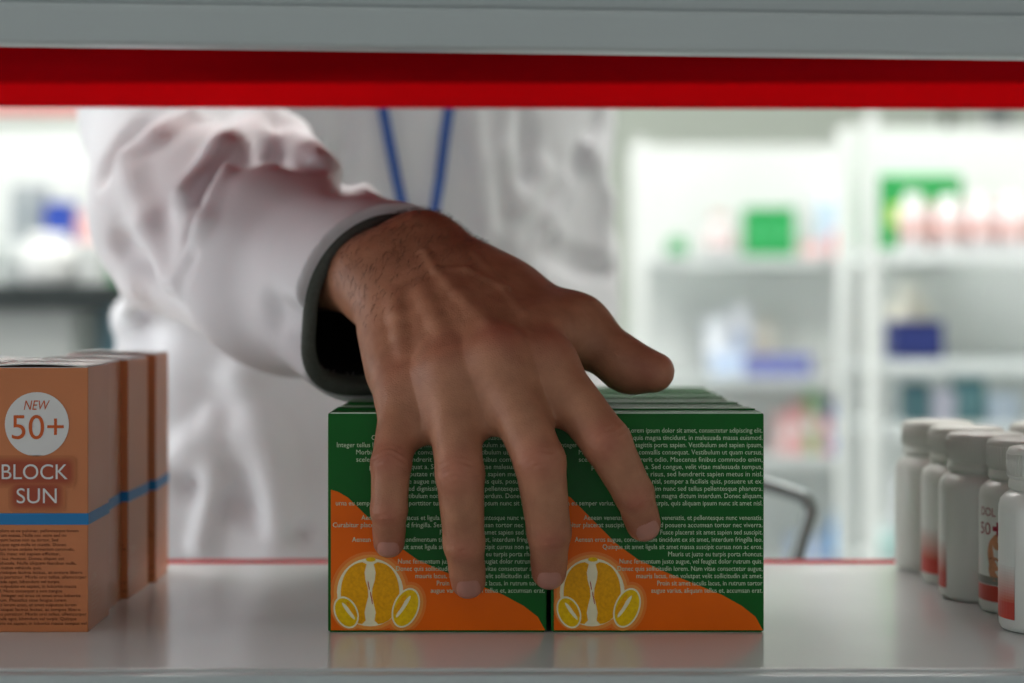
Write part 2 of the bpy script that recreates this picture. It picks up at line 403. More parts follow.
# arched top flap, open a crack along the front
V, F = [], []
n, m_ = 12, 8
for lay in (0, 1):
    for j in range(m_+1):
        for i in range(n+1):
            u, v = i/n, j/m_
            V.append((u*(SW-.0012)+.0006, v*(SD-.0006)+.0002, SH+.0001+.0012*math.sin(math.pi*min(1, u*1.05))**.7*(1-.55*v)+.0005*lay))
a = (n+1)*(m_+1); id_ = lambda i, j, l: l*a+j*(n+1)+i
for j in range(m_):
    for i in range(n):
        F += [(id_(i, j, 1), id_(i+1, j, 1), id_(i+1, j+1, 1), id_(i, j+1, 1)), (id_(i, j+1, 0), id_(i+1, j+1, 0), id_(i+1, j, 0), id_(i, j, 0))]
for i in range(n): F += [(id_(i, 0, 0), id_(i+1, 0, 0), id_(i+1, 0, 1), id_(i, 0, 1)), (id_(i+1, m_, 0), id_(i, m_, 0), id_(i, m_, 1), id_(i+1, m_, 1))]
for j in range(m_): F += [(id_(0, j+1, 0), id_(0, j, 0), id_(0, j, 1), id_(0, j+1, 1)), (id_(n, j, 0), id_(n, j+1, 0), id_(n, j+1, 1), id_(n, j, 1))]
mesh_obj('top_flap', V, F, m_flap, s0, True)
MB().box(.0005, SW-.0005, .0002, .001, SH-.0004, SH+.0001).build('front_rim', m_flap, s0)
p = Print(); p.poly(ell(*sp(37, 425.5), .01455, .0146, n=48), .0003); p.build('printed_disc', m_cw, s0)
p = Print()
p.text('NEW', *sp(37, 411), .0062, .00045, width=26/K, align='C', shear=.25); p.text('50+', *sp(38, 440.2), .0158, .00045, width=52/K, align='C')
p.build('printed_number', m_or, s0)
p = Print()
for i, gpx in enumerate((8.5, 7.4, 6.3, 5.2, 4.2, 3.2, 2.2, 1.2)):
    p.poly(rrect(*[sp(1-gpx*.9, 0)[0], sp(69+gpx*.9, 0)[0]], sp(0, 481+gpx)[1], sp(0, 465-gpx)[1], .003), .0003+i*.00003, i)
    p.poly(rrect(*[sp(16-gpx*.9, 0)[0], sp(58+gpx*.9, 0)[0]], sp(0, 505+gpx)[1], sp(0, 489-gpx)[1], .003), .00031+i*.00003, i)
p.build('printed_halo', m_sunred, s0)
p = Print(); p.text('BLOCK', *sp(35, 480.3), .0098, .0006, width=66/K, align='C'); p.text('SUN', *sp(37, 504.3), .0098, .0006, width=40/K, align='C'); p.build('printed_name', m_cw, s0)
p = Print()
SUNT = ['Vestibulum et ex pulvinar, pellentesque lorem', 'at, rutrum massa. Nulla nec enim sed mi', 'fermentum luctus non eu tortor. Sed', 'scelerisque eget nulla et mattis. Donec', 'vestibulum lorem sodales fermentum commodo,', 'convallis nunc vel sapien efficitur,', 'integer leo rhoncus. Donec aliquet est', 'eget vehicula. Nulla aliquam faucibus nulla,', 'varius metus vehicula quis.', 'nunc tristique lacinia lectus, at ornare libero', 'rhoncus porttitor. Morbi orci tellus, ullamcorper', 'malesuada eget, bibendum vel turpis.', 'augue vulputate ex sapien, in lobortis massa', 'quis vel. Nunc consequat a sem congue', 'lectus. Integer vel eros ut amet arcu lobortis', 'bibendum. Phasellus vitae feugiat lorem', 'vehicula lorem enim, ut amet vulputate lorem', 'nec tristique lacinia lectus, at tempus libero', 'rhoncus porttitor. Morbi orci tellus, ullamcorper', 'malesuada eget, bibendum vel turpis. Quisque', 'vulputate ex sapien, in lobortis massa tempus vel']
for i, ln in enumerate(SUNT):
    x0, z = sp(-13, 533.4+4.63*i); p.text(ln, x0, z, .00205, .0003, width=(.0425*len(ln)/46))
p.build('printed_small_text', m_brown, s0)
# wording on the side face
p = Print(); p.text('ULTRA', .006, .0225, .0042, 0, width=.011); pt = p
for i in range(6): p.text('porttitor lorem sed massa', .006, .0185-.0019*i, .0016, 0, width=.012+.006*((i*7) % 5)/5)
o = p.build('side_print', m_side, s0); o.rotation_euler = (0, 0, math.pi/2); o.location = (SW+.0003, 0, 0)
sx = at(-16, 0, 0)[0]
SUNL = ['tan orange sunscreen carton at the front of its row, with BLOCK SUN lettering facing out', 'second tan sunscreen carton of the row, pressed against the front one',
        'third tan sunscreen carton of the row, gap behind it', 'last tan sunscreen carton of the row, by the red rear rail']
spots = [(sx, 0, 0), (sx-.0022, .0486, .03), (sx-.0002, .0985, -.035), (sx+.0042, .1500, .03)]
for i, (x, y, rz) in enumerate(spots):
    o = s0 if i == 0 else copy_tree(s0)
    o.location = (x, y, 0); o.rotation_euler = (0, 0, rz); o.scale = (1, 1, (1, 1.0, 1.003, 1.012)[i])
    tag(o, SUNL[i], 'carton', 'tan sunscreen cartons')
for i, (x, y, rz) in enumerate([(sx-.0505, .022, .03), (sx-.052, .075, -.01)]):
    o = copy_tree(s0); o.location = (x, y, 0); o.rotation_euler = (0, 0, rz)
    tag(o, ('tan sunscreen carton beside the BLOCK SUN row, only a corner of its top in view', 'tan sunscreen carton beside the row, behind the one whose top corner shows')[i], 'carton', 'tan sunscreen cartons')

# ================================================================== PILL BOTTLES
m_bot = M('bottle_plastic', S(214, 215, 210), .33, .5, .015, 20)
m_lid = M('lid_plastic', S(206, 207, 200), .4, .5, .02, 20); m_lab = M('label_paper', S(216, 218, 214), .35, .5, .01, 20)
m_lred = M('label_red', S(188, 64, 52), .4, .4, .05); m_lgrey = M('label_grey', S(128, 128, 122), .4, .4); m_lflesh = M('label_flesh', S(200, 140, 104), .4, .4, .15, 300)
m_lcrim = M('label_crimson', S(150, 18, 48), .4, .4); m_lblk = M('label_black', S(40, 40, 44), .4, .4)
m_lpeach = [M('label_peach_%d' % i, tuple(np.array(S(216, 218, 214))*(1-k)+np.array(S(188, 76, 52))*k), .4, .4) for i, k in enumerate(np.linspace(.06, .94, 12))]
BR, BH = .0236, .0862
def bottle():
    r = empty('pill_bottle')
    R = BR
    MB().lathe([(R-.004, 0), (R-.0012, .0006), (R, .003), (R, .058), (R-.0008, .0615), (R-.003, .0642), (R-.0055, .0656), (.0176, .0664), (.0172, .069)], seg=48).build('body', m_bot, r)
    lid = MB().lathe([(.0182, .0662), (.0192, .0668), (.0192, .0705), (.0186, .0709), (.0186, .0716), (.0196, .072), (.0198, .0726), (.0198, .0838), (.019, .0856), (.0175, BH), (.006, BH+.0001)], seg=48).build('lid', m_lid, r)
    g = MB()
    for i in range(72):
        t = 2*math.pi*i/72; g.tube([(.0198*math.cos(t), .0198*math.sin(t), .073), (.0198*math.cos(t), .0198*math.sin(t), .083)], .0004, 5)
    g.build('lid_ribs', m_lid, lid)
    MB().tube([((BR-.005)*math.cos(t), (BR-.005)*math.sin(t), .0006) for t in np.linspace(0, 6.2832, 33)], .0006, 5).build('base_ring', M('base_ring_grey', S(120, 122, 118), .5), r)  # thin ring of plain grey at the base
    # label: paper wrap and print bent round the cylinder; t = angle from the label centre, z = height
    def wrap(name, shapes, mats, off, parent):
        V, F, mi = [], [], []
        for P, Fs, m in shapes:
            n0 = len(V)
            for a, z in P: V.append(((BR+off)*math.sin(a), -(BR+off)*math.cos(a), z))
            for f in Fs: F.append(tuple(i+n0 for i in f)); mi.append(m)
        o = mesh_obj(name, V, F, mats, parent); o.data.polygons.foreach_set('material_index', mi); return o
    def band(a0, a1, z0, z1, m, n=None):
        n = n or max(2, int((a1-a0)/.1)); P = [(a0+(a1-a0)*i/n, z) for z in (z0, z1) for i in range(n+1)]
        return (P, [(i, i+1, n+2+i, n+1+i) for i in range(n)], m)
    lb = wrap('label', [band(-1.9, 1.9, .006, .056, 0)], [m_lab], .0001, r)
    sh = [band(-1.9, 1.9, .0062, .0142, 0)]
    for i in range(12): sh.append(band(.62, 1.9, .0142+.0014*(11-i), .0142+.0014*(12-i), 1+i)); sh.append(band(-1.9, -1.15, .0142+.0014*(11-i), .0142+.0014*(12-i), 1+i))
    sh.append(band(-1.1, .6, .0145, .0185, 13))
    E = lambda c, z, a, b, m, rot=0: ([tuple(q) for q in np.array([(c, z)])+(ell(0, 0, a*BR, b, rot, 20)/np.array((BR, 1)))], [tuple(range(20))], m)
    sh += [E(.18, .030, .21, .0085, 14), E(.18, .0225, .18, .006, 14), E(.24, .036, .14, .004, 14), E(.36, .024, .1, .004, 14), E(.2, .0275, .2, .0006, 15)]
    sh += [band(.22, .30, .0392, .0458, 16, 2), band(.12, .40, .0413, .0437, 16, 2)]
    V, F = text_mesh('DOL', .006, .0115, 'R'); sh.append(([(x/BR+.20, z+.0485) for x, z in V], F, 16))
    V, F = text_mesh('50', .0085, .009, 'R'); sh.append(([(x/BR+.06, z+.0392) for x, z in V], F, 16))
    for a0, z0, a1, z1 in ((.28, .0497, .36, .0497), (.36, .0497, .40, .053), (.40, .053, .45, .0462), (.45, .0462, .49, .0497), (.49, .0497, .60, .049)):
        sh.append(([(a0, z0-.0003), (a1, z1-.0003), (a1, z1+.0004), (a0, z0+.0004)], [(0, 1, 2, 3)], 17))
    wrap('label_print', sh, [m_lred]+m_lpeach+[m_lgrey, m_lflesh, M('label_dark_band', S(140, 80, 60), .4), m_lcrim, m_lblk], .0002, lb)
    return r
b0 = bottle()
BOT = [(.2515, .203, 2.6, 'last white pill bottle of the row by the red rear rail, blank side out'),
       (.2550, .153, -2.3, 'white pill bottle second from the red rear rail, red label band on its side'),
       (.2520, .101, -3.12, 'white pill bottle in the middle of the row, blank back side out'),
       (.2620, .0600, -1.18, 'white pill bottle second from the front edge, with red cross and lettering on its label'),
       (.2575, .0075, -2.93, 'white pill bottle at the front of its row, peach label edge showing'),
       (.3075, .185, .4, 'white pill bottle of the next row, only part of its lid in view')]
for i, (x, y, rz, lab) in enumerate(BOT):
    o = b0 if i == 0 else copy_tree(b0); o.location = (x, y, .0001); o.rotation_euler = (0, 0, rz); o.scale = (1, 1, .968); tag(o, lab, 'bottle', 'white pill bottles')

# ================================================================== PERSON
# --- hand joints, little finger to index, then the thumb
FING = {
 'little': ([at(405, 394, .006), at(391, 464, -.020), at(389, 510, -.0205), at(389, 541, -.0118)], [.0108, .0088, .0080, .0066]),
 'ring':   ([at(449, 374, -.004), at(460, 474, -.028), at(464, 543, -.0225), at(468, 580, -.0128)], [.0120, .0106, .0090, .0074]),
 'middle': ([at(497, 360, -.009), at(540, 462, -.031), at(549, 532, -.0235), at(549, 571, -.0128)], [.0125, .0112, .0096, .0074]),
 'index':  ([at(546, 364, -.002), at(607, 443, -.027), at(634, 494, -.0215), at(643, 523, -.0128)], [.0122, .0108, .0088, .0074]),
}
THUMB = ([at(505, 296, .062), at(577, 328, .040), at(622, 362, .028), at(656, 372, .020)], [.016, .0132, .0112, .0080])
WR, WU = at(420, 255, .080), at(367, 281, .076)
ELB = at(196, 214, .30)
FAx = (ELB-(WR+WU)/2); FAx /= np.linalg.norm(FAx)
ND = np.array((.12, -.5, .86)); ND /= np.linalg.norm(ND)                 # back-of-hand normal
mcp = [FING[k][0][0] for k in ('little', 'ring', 'middle', 'index')]
base = [WU*.84+WR*.16-FAx*.012, WU*.62+WR*.38-FAx*.012, WU*.3+WR*.7-FAx*.014, WR*1.0-FAx*.012]
def lerp(a, b, t): return a+(b-a)*t
JOINTS = []
for k, (P_, R_) in FING.items():
    for j in (1, 2):
        ax = P_[j+1]-P_[j-1]; ax /= np.linalg.norm(ax); nd = np.array((0, -1., 0)); nd -= ax*(nd@ax); nd /= np.linalg.norm(nd)
        JOINTS.append((P_[j], ax, nd, R_[j], j))
DETAIL = []; VEINS = []
for pts in ([at(420, 290, .055), at(432, 312, .043), at(452, 330, .026), at(476, 346, .008)],
            [at(470, 285, .052), at(500, 312, .03), at(520, 336, .012), at(524, 352, .0)], [at(432, 312, .043), at(462, 310, .042), at(500, 312, .03)]):
    VEINS.append(pts)
def hand_sdf(P):
    palm = None
    for i in range(4):                                                   # metacarpals
        c = cone(P, base[i], mcp[i], .0155, (.0120, .0118, .0120, .0122)[i])
        palm = c if palm is None else smin(palm, c, .014)
    for i in range(4):                                                   # knuckle heads
        c = cone(P, mcp[i]+ND*.0010, mcp[i]+ND*.0024, .0106, .0092); palm = smin(palm, c, .007)
    palm = smin(palm, cone(P, at(390, 306, .066), mcp[0]-ND*.004+np.array((0, .012, .004)), .0145, .0120), .012)    # little-finger side of the palm
    palm = smin(palm, cone(P, at(386, 334, .05), at(393, 368, .022), .0105, .0105), .010)
    palm = smin(palm, cone(P, lerp(base[1], base[2], .5)-ND*.010, lerp(mcp[1], mcp[2], .5)-ND*.007+np.array((0, .008, 0)), .015, .010), .012)
    palm = smin(palm, chain(P, THUMB[0][:2], THUMB[1][:2], .01), .016)
    palm = smin(palm, cone(P, WR-FAx*.004, THUMB[0][0], .0165, .015), .014)
    palm = smin(palm, cone(P, at(468, 284, .058), at(548, 326, .030), .0165, .0125), .014)
    palm = smin(palm, cone(P, at(540, 336, .018), at(570, 332, .036), .0115, .0105), .014)                                   # web of the thumb
    for i in range(3): palm = smin(palm, cone(P, lerp(mcp[i], mcp[i+1], .5), lerp(mcp[i], mcp[i+1], .5)+(lerp(FING[list(FING)[i]][0][1], FING[list(FING)[i+1]][0][1], .5)-lerp(mcp[i], mcp[i+1], .5))*.56+np.array((0, .004, 0)), .0085, .0062), .008)
    for a_, b_, r, k in DETAIL: palm = smin(palm, cone(P, a_, b_, r, r), k)                     # tendons and veins
    arm = smin(cone(P, WR, WR+FAx*.1-np.array((0, 0, .008)), .0172, .022), cone(P, WU, WU+FAx*.1, .0178, .024), .016)
    arm = smin(arm, cone(P, WU+ND*.006, WU+ND*.007, .012, .012), .012)   # wrist bone
    palm = smin(palm, arm, .018)
    out = palm
    for k, (P_, R_) in FING.items():
        d = chain(P, P_, R_, .0022)
        ax = P_[3]-P_[2]; ax /= np.linalg.norm(ax)
        d = smin(d, cone(P, P_[3]-ax*.006+np.array((0, .0012, 0)), P_[3]+ax*.001, R_[3]*1.06, R_[3]*.98), .002)
        out = np.minimum(out, smin(palm, d, .0085))
    t = chain(P, THUMB[0][1:], THUMB[1][1:], .007)
    ax = THUMB[0][3]-THUMB[0][2]; ax /= np.linalg.norm(ax)
    t = smin(t, cone(P, THUMB[0][2]+ax*.006+np.array((0, 0, -.004)), THUMB[0][3]-ax*.004+np.array((0, 0, -.0012)), .0085, .0075), .008)
    out = np.minimum(out, smin(palm, t, .012))
    near = np.abs(out) < .004
    if near.any():                                                       # creases over the finger joints
        Q = P[near]; dd = np.zeros(len(Q))
        for J, ax, nd, r, j in JOINTS:
            q = Q-J; t = q@ax; lat = np.sqrt(np.maximum((q*q).sum(1)-t*t, 0)); s_ = np.clip((q@nd)/r+.15, 0, 1)
            wob = .0010*np.sin((q@np.cross(ax, nd))*420+j)
            w_ = np.exp(-(t/(.0052 if j == 1 else .0034))**2)*s_*(lat < r*1.5)
            dd += w_*(.00026 if j == 1 else .00017)*np.cos(2*math.pi*(t+wob)/.0031)*(1+.8*np.sin(q@np.array((610., 340., 520.))))
        o2 = out.copy(); o2[near] += dd; out = o2
    return out
def lift(p_, dep):                                                       # move a point out to the back of the hand
    p_ = np.array(p_, float)
    for _ in range(14): p_ = p_-ND*float(hand_sdf(p_[None])[0])*.9
    return p_-ND*dep
det = []
for i in range(3):
    a_, b_ = lerp(mcp[i], base[i], .10), lerp(mcp[i], lerp(WU, WR, .25+.17*i), .5); pts = [lift(lerp(a_, b_, t), (.0030, .0027, .0023)[i]+.0012*t) for t in (0, .33, .66, 1)]
    det += [(x_, y_, .0016, .0065) for x_, y_ in zip(pts, pts[1:])]
for v in VEINS:
    pts = [lift(q, .0012) for q in v]; det += [(x_, y_, .0011, .0034) for x_, y_ in zip(pts, pts[1:])]
DETAIL += det
# --- body: one continuous surface, the hand finely meshed, the rest (under clothes) coarser
BC = np.array((-.09, .60, 0.)); YAW = math.radians(28); BU = np.array((math.cos(YAW), math.sin(YAW), 0)); BN = np.array((math.sin(YAW), -math.cos(YAW), 0))
RSH = BC-BU*.165+np.array((0, 0, .36)); LSH = BC+BU*.165+np.array((0, 0, .41))
LELB = np.array((.058, .675, .185)); LHAND = np.array((.03, .50, -.06))
NECK = BC+np.array((0, -.02, .45)); HEAD = BC+np.array((.01, -.07, .66)); HC = HEAD
HF = np.array((.25, -.9, -.36)); HF /= np.linalg.norm(HF); HR = np.cross(HF, (0, 0, 1)); HR /= np.linalg.norm(HR); HU = np.cross(HR, HF)
def hp(r, f, u): return HC+HR*r+HF*f+HU*u
def tube_z(P, zs_, a_, b_, cx_, cy_, k=1.):
    z = P[:, 2]; a = np.interp(z, zs_, a_); b = np.interp(z, zs_, b_); X = P[:, 0]-np.interp(z, zs_, cx_); Y = P[:, 1]-np.interp(z, zs_, cy_)
    u = X*BU[0]+Y*BU[1]; v = -(X*BN[0]+Y*BN[1])
    r = np.sqrt((u/a)**2+(v/b)**2); d = (r-1)*np.minimum(a, b)
    return smax(smax(d, z-zs_[-1], .03), zs_[0]-z, .01)
def body_sdf(P):
    d = hand_sdf(P)
    W2 = lerp(WR, WU, .5)
    d = smin(d, chain(P, [W2+FAx*.08, W2+FAx*.17, ELB, RSH], [.027, .027, .027, .034], .02), .02)
    t = tube_z(P, np.array([-.16, 0, .18, .34, .44]), [.15, .145, .14, .165, .08], [.1, .1, .1, .105, .06], [-.1, -.1, -.09, -.09, -.09], [.61, .61, .6, .6, .59])
    t = smin(t, chain(P, [LSH, LELB, LHAND], [.044, .036, .028], .02), .03)
    d = smin(d, t, .03)
    d = smin(d, cone(P, NECK, lerp(NECK, HC, .6), .056, .052), .03)
    h = cone(P, hp(0, -.02, .03), hp(0, .03, .035), .078, .074); h = smin(h, cone(P, hp(0, .035, -.03), hp(0, .055, -.075), .058, .026), .04)
    h = smin(h, cone(P, hp(0, .098, .022), hp(0, .118, -.018), .007, .0125), .012)             # nose
    for s_ in (-1, 1):
        h = smin(h, cone(P, hp(.03*s_, .098, .038), hp(.045*s_, .088, .036), .007, .006), .012)  # brow
        h = smax(h, -cone(P, hp(.032*s_, .110, .020), hp(.036*s_, .110, .020), .013, .012), .01) # eye socket
        h = smin(h, cone(P, hp(.031*s_, .083, .018), hp(.033*s_, .083, .018), .0135, .0125), .003)
        h = smin(h, cone(P, hp(.078*s_, -.008, .028), hp(.074*s_, .002, -.02), .015, .010, (HR, .4)), .006)   # ear
    h = smin(h, cone(P, hp(-.02, .089, -.046), hp(.02, .089, -.046), .008, .008), .008); h = smin(h, cone(P, hp(-.017, .087, -.058), hp(.017, .087, -.058), .008, .008), .006)
    d = smin(d, h, .02)
    for s_ in (-1, 1):
        hip = BC+BU*.085*s_; d = smin(d, chain(P, [hip+(0, 0, -.13), hip+BN*.02+(0, 0, -.55), hip+(0, 0, -.98), hip+BN*.13+(0, 0, -1.02)], [.082, .058, .036, .028], .03), .03)
    return d
person = empty('person', (BC[0], BC[1], FLOOR), 0, 'person in a white lab coat reaching over the green cartons with spread fingers', 'person')
PW = np.array(person.location)
xs = axis([(-.42, -.16, .014), (-.16, -.085, .004), (-.085, .092, .00095), (.092, .14, .006), (.14, .2, .015)])
ys = axis([(-.06, -.048, .004), (-.048, .105, .00095), (.105, .16, .003), (.16, .3, .01), (.3, .8, .013)])
zs = axis([(-1.06, .0, .02), (0, .012, .004), (.012, .204, .00095), (.204, .24, .004), (.24, .86, .01)])
BV, BF = surface(body_sdf, xs, ys, zs)
# --- skin
ms = bpy.data.materials.new('skin'); ms.use_nodes = True; N = ms.node_tree.nodes; L = ms.node_tree.links; b = N['Principled BSDF']
tc = N.new('ShaderNodeTexCoord'); att = N.new('ShaderNodeAttribute'); att.attribute_name = 'tint'
n1 = N.new('ShaderNodeTexNoise'); n1.inputs['Scale'].default_value = 95; n1.inputs['Detail'].default_value = 5; L.new(tc.outputs['Object'], n1.inputs['Vector'])
rp = N.new('ShaderNodeValToRGB'); rp.color_ramp.elements[0].position = .3; rp.color_ramp.elements[1].position = .72
rp.color_ramp.elements[0].color = (*S(158, 105, 79), 1); rp.color_ramp.elements[1].color = (*S(182, 127, 98), 1); L.new(n1.outputs['Fac'], rp.inputs['Fac'])
mx = N.new('ShaderNodeMix'); mx.data_type = 'RGBA'; mx.blend_type = 'MIX'; L.new(att.outputs['Fac'], mx.inputs['Factor']); L.new(rp.outputs['Color'], mx.inputs['A']); mx.inputs['B'].default_value = (*S(172, 86, 74), 1)
L.new(mx.outputs['Result'], b.inputs['Base Color'])
b.inputs['Roughness'].default_value = .5; b.inputs['Specular IOR Level'].default_value = .35
b.inputs['Subsurface Weight'].default_value = .12; b.inputs['Subsurface Radius'].default_value = (.004, .0016, .0009); b.inputs['Subsurface Scale'].default_value = 1.
v1 = N.new('ShaderNodeTexVoronoi'); v1.feature = 'DISTANCE_TO_EDGE'; v1.inputs['Scale'].default_value = 900; L.new(tc.outputs['Object'], v1.inputs['Vector'])
n2 = N.new('ShaderNodeTexNoise'); n2.inputs['Scale'].default_value = 420; n2.inputs['Detail'].default_value = 4; L.new(tc.outputs['Object'], n2.inputs['Vector'])
ad = N.new('ShaderNodeMath'); ad.operation = 'ADD'; L.new(v1.outputs['Distance'], ad.inputs[0]); L.new(n2.outputs['Fac'], ad.inputs[1])
bp = N.new('ShaderNodeBump'); bp.inputs['Strength'].default_value = .28; bp.inputs['Distance'].default_value = .0008; L.new(ad.outputs[0], bp.inputs['Height']); L.new(bp.outputs['Normal'], b.inputs['Normal'])
body = np_mesh('body', BV-PW, BF, ms, person)
tint = np.zeros(len(BV))
for J, r, a_ in [(p_+ND*.009, .011, .25) for p_ in mcp[:1]]+[(mcp[1]+ND*.01, .011, .3), (mcp[2]+ND*.011, .010, .6), (mcp[3]+ND*.011, .012, .35)]+[(j[0]+j[2]*.008, .010 if j[4] == 1 else .007, .4) for j in JOINTS]+[(FING[k][0][3], .012, .4) for k in FING]+[(THUMB[0][3], .014, .4)]:
    tint = np.maximum(tint, a_*np.exp(-((BV-J)**2).sum(1)/r**2))
body.data.attributes.new('tint', 'FLOAT', 'POINT').data.foreach_set('value', tint.astype(np.float32))
# --- nails
m_nail = M('nail', S(184, 128, 114), .3, .5, .06, 200, sss=.1)
def nail(c, ax, nd, r, ln, wd, back):
    sd = np.cross(ax, nd); V, F, nu, nv, O, D, E = [], [], 12, 10, [], [], []
    for lay in (0, 1):
        for j in range(nv+1):
            v = j/nv
            for i in range(nu+1):
                u = i/nu*2-1
                edge = math.sqrt(max(0, 1-abs(u)**3.2)) ; ph = u*wd
                tt = back+ln*v
                if v < .5: tt = back+ln*.5-(ln*.5)*(1-v*2)*(.5+.5*edge)
                else: tt = back+ln*.5+ln*.5*(v*2-1)*(.72+.28*edge)
                O.append(c+ax*tt); D.append(nd*math.cos(ph)+sd*math.sin(ph)); E.append((.00036 if lay else -.0006)-.0006*abs(u)**4-(.0008*(1-v)**3 if lay else 0))
    O, D, E = np.array(O), np.array(D), np.array(E); q = np.full(len(O), .3*r)
    for _ in range(12): q -= hand_sdf(O+D*q[:, None])*.8
    V = list(O+D*(q+E)[:, None])
    a_ = (nu+1)*(nv+1); g = lambda i, j, l: l*a_+j*(nu+1)+i
    for j in range(nv):
        for i in range(nu): F.append((g(i, j, 1), g(i+1, j, 1), g(i+1, j+1, 1), g(i, j+1, 1)))
    for i in range(nu): F += [(g(i, 0, 0), g(i+1, 0, 0), g(i+1, 0, 1), g(i, 0, 1)), (g(i+1, nv, 0), g(i, nv, 0), g(i, nv, 1), g(i+1, nv, 1))]
    for j in range(nv): F += [(g(0, j+1, 0), g(0, j, 0), g(0, j, 1), g(0, j+1, 1)), (g(nu, j, 0), g(nu, j+1, 0), g(nu, j+1, 1), g(nu, j, 1))]
    o = mesh_obj('fingernail', np.array(V)-PW, F, m_nail, person, True)
    bm = bmesh.new(); bm.from_mesh(o.data); bmesh.ops.recalc_face_normals(bm, faces=bm.faces); bm.to_mesh(o.data); bm.free()
for k, (P_, R_) in FING.items():
    ax = P_[3]-P_[2]; ax /= np.linalg.norm(ax); nd = np.array((.12 if k == 'index' else 0., -1., 0)); nd -= ax*(nd@ax); nd /= np.linalg.norm(nd)
    nail(P_[3]+nd*-.001, ax, nd, R_[3], .0142 if k != 'little' else .0118, .80, -.0086 if k != 'little' else -.0074)
ax = THUMB[0][3]-THUMB[0][2]; ax /= np.linalg.norm(ax); nd = np.array((.1, .55, .8)); nd -= ax*(nd@ax); nd /= np.linalg.norm(nd)
nail(THUMB[0][3], ax, nd, .008, .0125, .85, -.005)
# --- fine dark hair on the wrist and the back of the hand
cand = np.where((BV[:, 2] > .14) & (BV[:, 0] > -.085) & (BV[:, 0] < .03) & (BV[:, 1] > .02) & (BV[:, 1] < .12))[0]
nrm = np.empty(len(BV)*3, np.float32); body.data.vertices.foreach_get('normal', nrm); nrm = nrm.reshape(-1, 3)
cand = cand[nrm[cand, 2]*.75-nrm[cand, 1]*.5 > .2]
wgt = np.clip((BV[cand, 1]-.02)/.05, .05, 1)*np.clip((BV[cand, 0]+.1)/.05, .2, 1); cand = cand[BV[cand, 0] < -.002]; wgt = np.clip((BV[cand, 1]-.02)/.05, .05, 1)*np.clip((BV[cand, 0]+.1)/.05, .2, 1); cand = rng.choice(cand, 800, replace=False, p=wgt/wgt.sum())
V, F = [], []
for i in cand:
    p0 = BV[i]; n_ = nrm[i]; g = -FAx*.7+np.array((-.55, 0, -.35))+rng.normal(0, .28, 3); g -= n_*(g@n_); g /= np.linalg.norm(g)
    ln = rng.uniform(.004, .0085); sd = np.cross(g, n_); k0 = len(V); r0 = .0001
    pts = [p0-n_*.0004, p0+n_*ln*.16+g*ln*.35, p0+n_*ln*.2+g*ln*.75, p0+n_*ln*.14+g*ln*1.05]
    for q, rr in zip(pts[:3], (1, .8, .5)):
        V += [q+sd*r0*rr, q-sd*r0*.5*rr+n_*r0*.85*rr, q-sd*r0*.5*rr-n_*r0*.85*rr]
    V.append(pts[3])
    for s_ in (0, 3):
        for j in range(3): F.append((k0+s_+j, k0+s_+(j+1) % 3, k0+s_+3+(j+1) % 3, k0+s_+3+j))
    F += [(k0+6, k0+7, k0+9), (k0+7, k0+8, k0+9), (k0+8, k0+6, k0+9)]
tag(mesh_obj('arm_hair', np.array(V)-PW, F, M('arm_hair', S(46, 34, 28), .6), person), kind='stuff')

# --- lab coat
CUFF = at(388, 305, .097); CR = .0465
SAX = CUFF-ELB; SAX /= np.linalg.norm(SAX)
SMID = lerp(CUFF, ELB, .5)+np.array((0, 0, -.006))
def noise3(P, f, seed):
    r = np.random.default_rng(seed); o = np.zeros(len(P))
    for _ in range(5):
        k = r.normal(0, 1, 3); k /= np.linalg.norm(k); o += np.sin(P@(k*f*r.uniform(.7, 1.4))+r.uniform(0, 6.28))
    return o/2.2
u1 = np.cross(SAX, (0, 0, 1)); u1 /= np.linalg.norm(u1); u2 = np.cross(u1, SAX)
def sq_r(x, y):                                                          # round above, squarer where it rests on the cartons
    ax_, ay_ = np.abs(x), np.abs(y); t_ = np.clip(-np.asarray(y)/.022, 0, 1) if np.ndim(y) else np.clip(-y*2, 0, 1); p_ = 2+1.5*t_*t_*(3-2*t_)
    return (ax_**p_+ay_**p_+1e-12)**(1/p_)
def cuff_tube(P, dr, taper, back, front=.07):
    q = P-CUFF; s_ = q@SAX; return smax(sq_r(q@u1, q@u2)-(CR+dr+np.minimum(s_, 0)*taper), np.abs(s_-(front-back)/2)-(front+back)/2, .004)
def coat_base(P):
    d = chain(P, [CUFF+SAX*.05, CUFF, SMID, ELB, lerp(ELB, RSH, .5), RSH+(0, 0, .01)], [CR-.001, CR, .055, .061, .063, .066], .02)
    d = smin(d, chain(P, [at(200, 178, .33), at(254, 176, .295), at(326, 227, .215), at(364, 264, .15)], [.050, .032, .030, .0325], .012), .014)
    z_ = np.array([-.55, -.3, -.1, .08, .2, .34, .43, .475])
    t = tube_z(P, z_, [.26, .235, .215, .195, .175, .185, .13, .072], [.2, .18, .165, .145, .13, .128, .095, .068], [-.1, -.1, -.1, -.1, -.095, -.09, -.09, -.09], [.61, .61, .61, .605, .6, .6, .59, .585])
    t = smin(t, chain(P, [LSH+(-.012, 0, 0), LELB+(-.012, 0, 0), LHAND], [.058, .052, .05], .03), .03)
    d = smin(d, cuff_tube(P, 0., .10, .085), .012)
    return smin(d, t, .022)
def hit(px, py, fn=coat_base):
    o_ = np.array((0, CAMY, CAMZ)); dr = at(px, py, 1.)-o_; dr /= np.linalg.norm(dr); t = .9
    for _ in range(120):
        dd = float(fn((o_+dr*t)[None])[0])
        if dd < 2e-4 or t > 2.2: break
        t += dd*.7
    return o_+dr*t
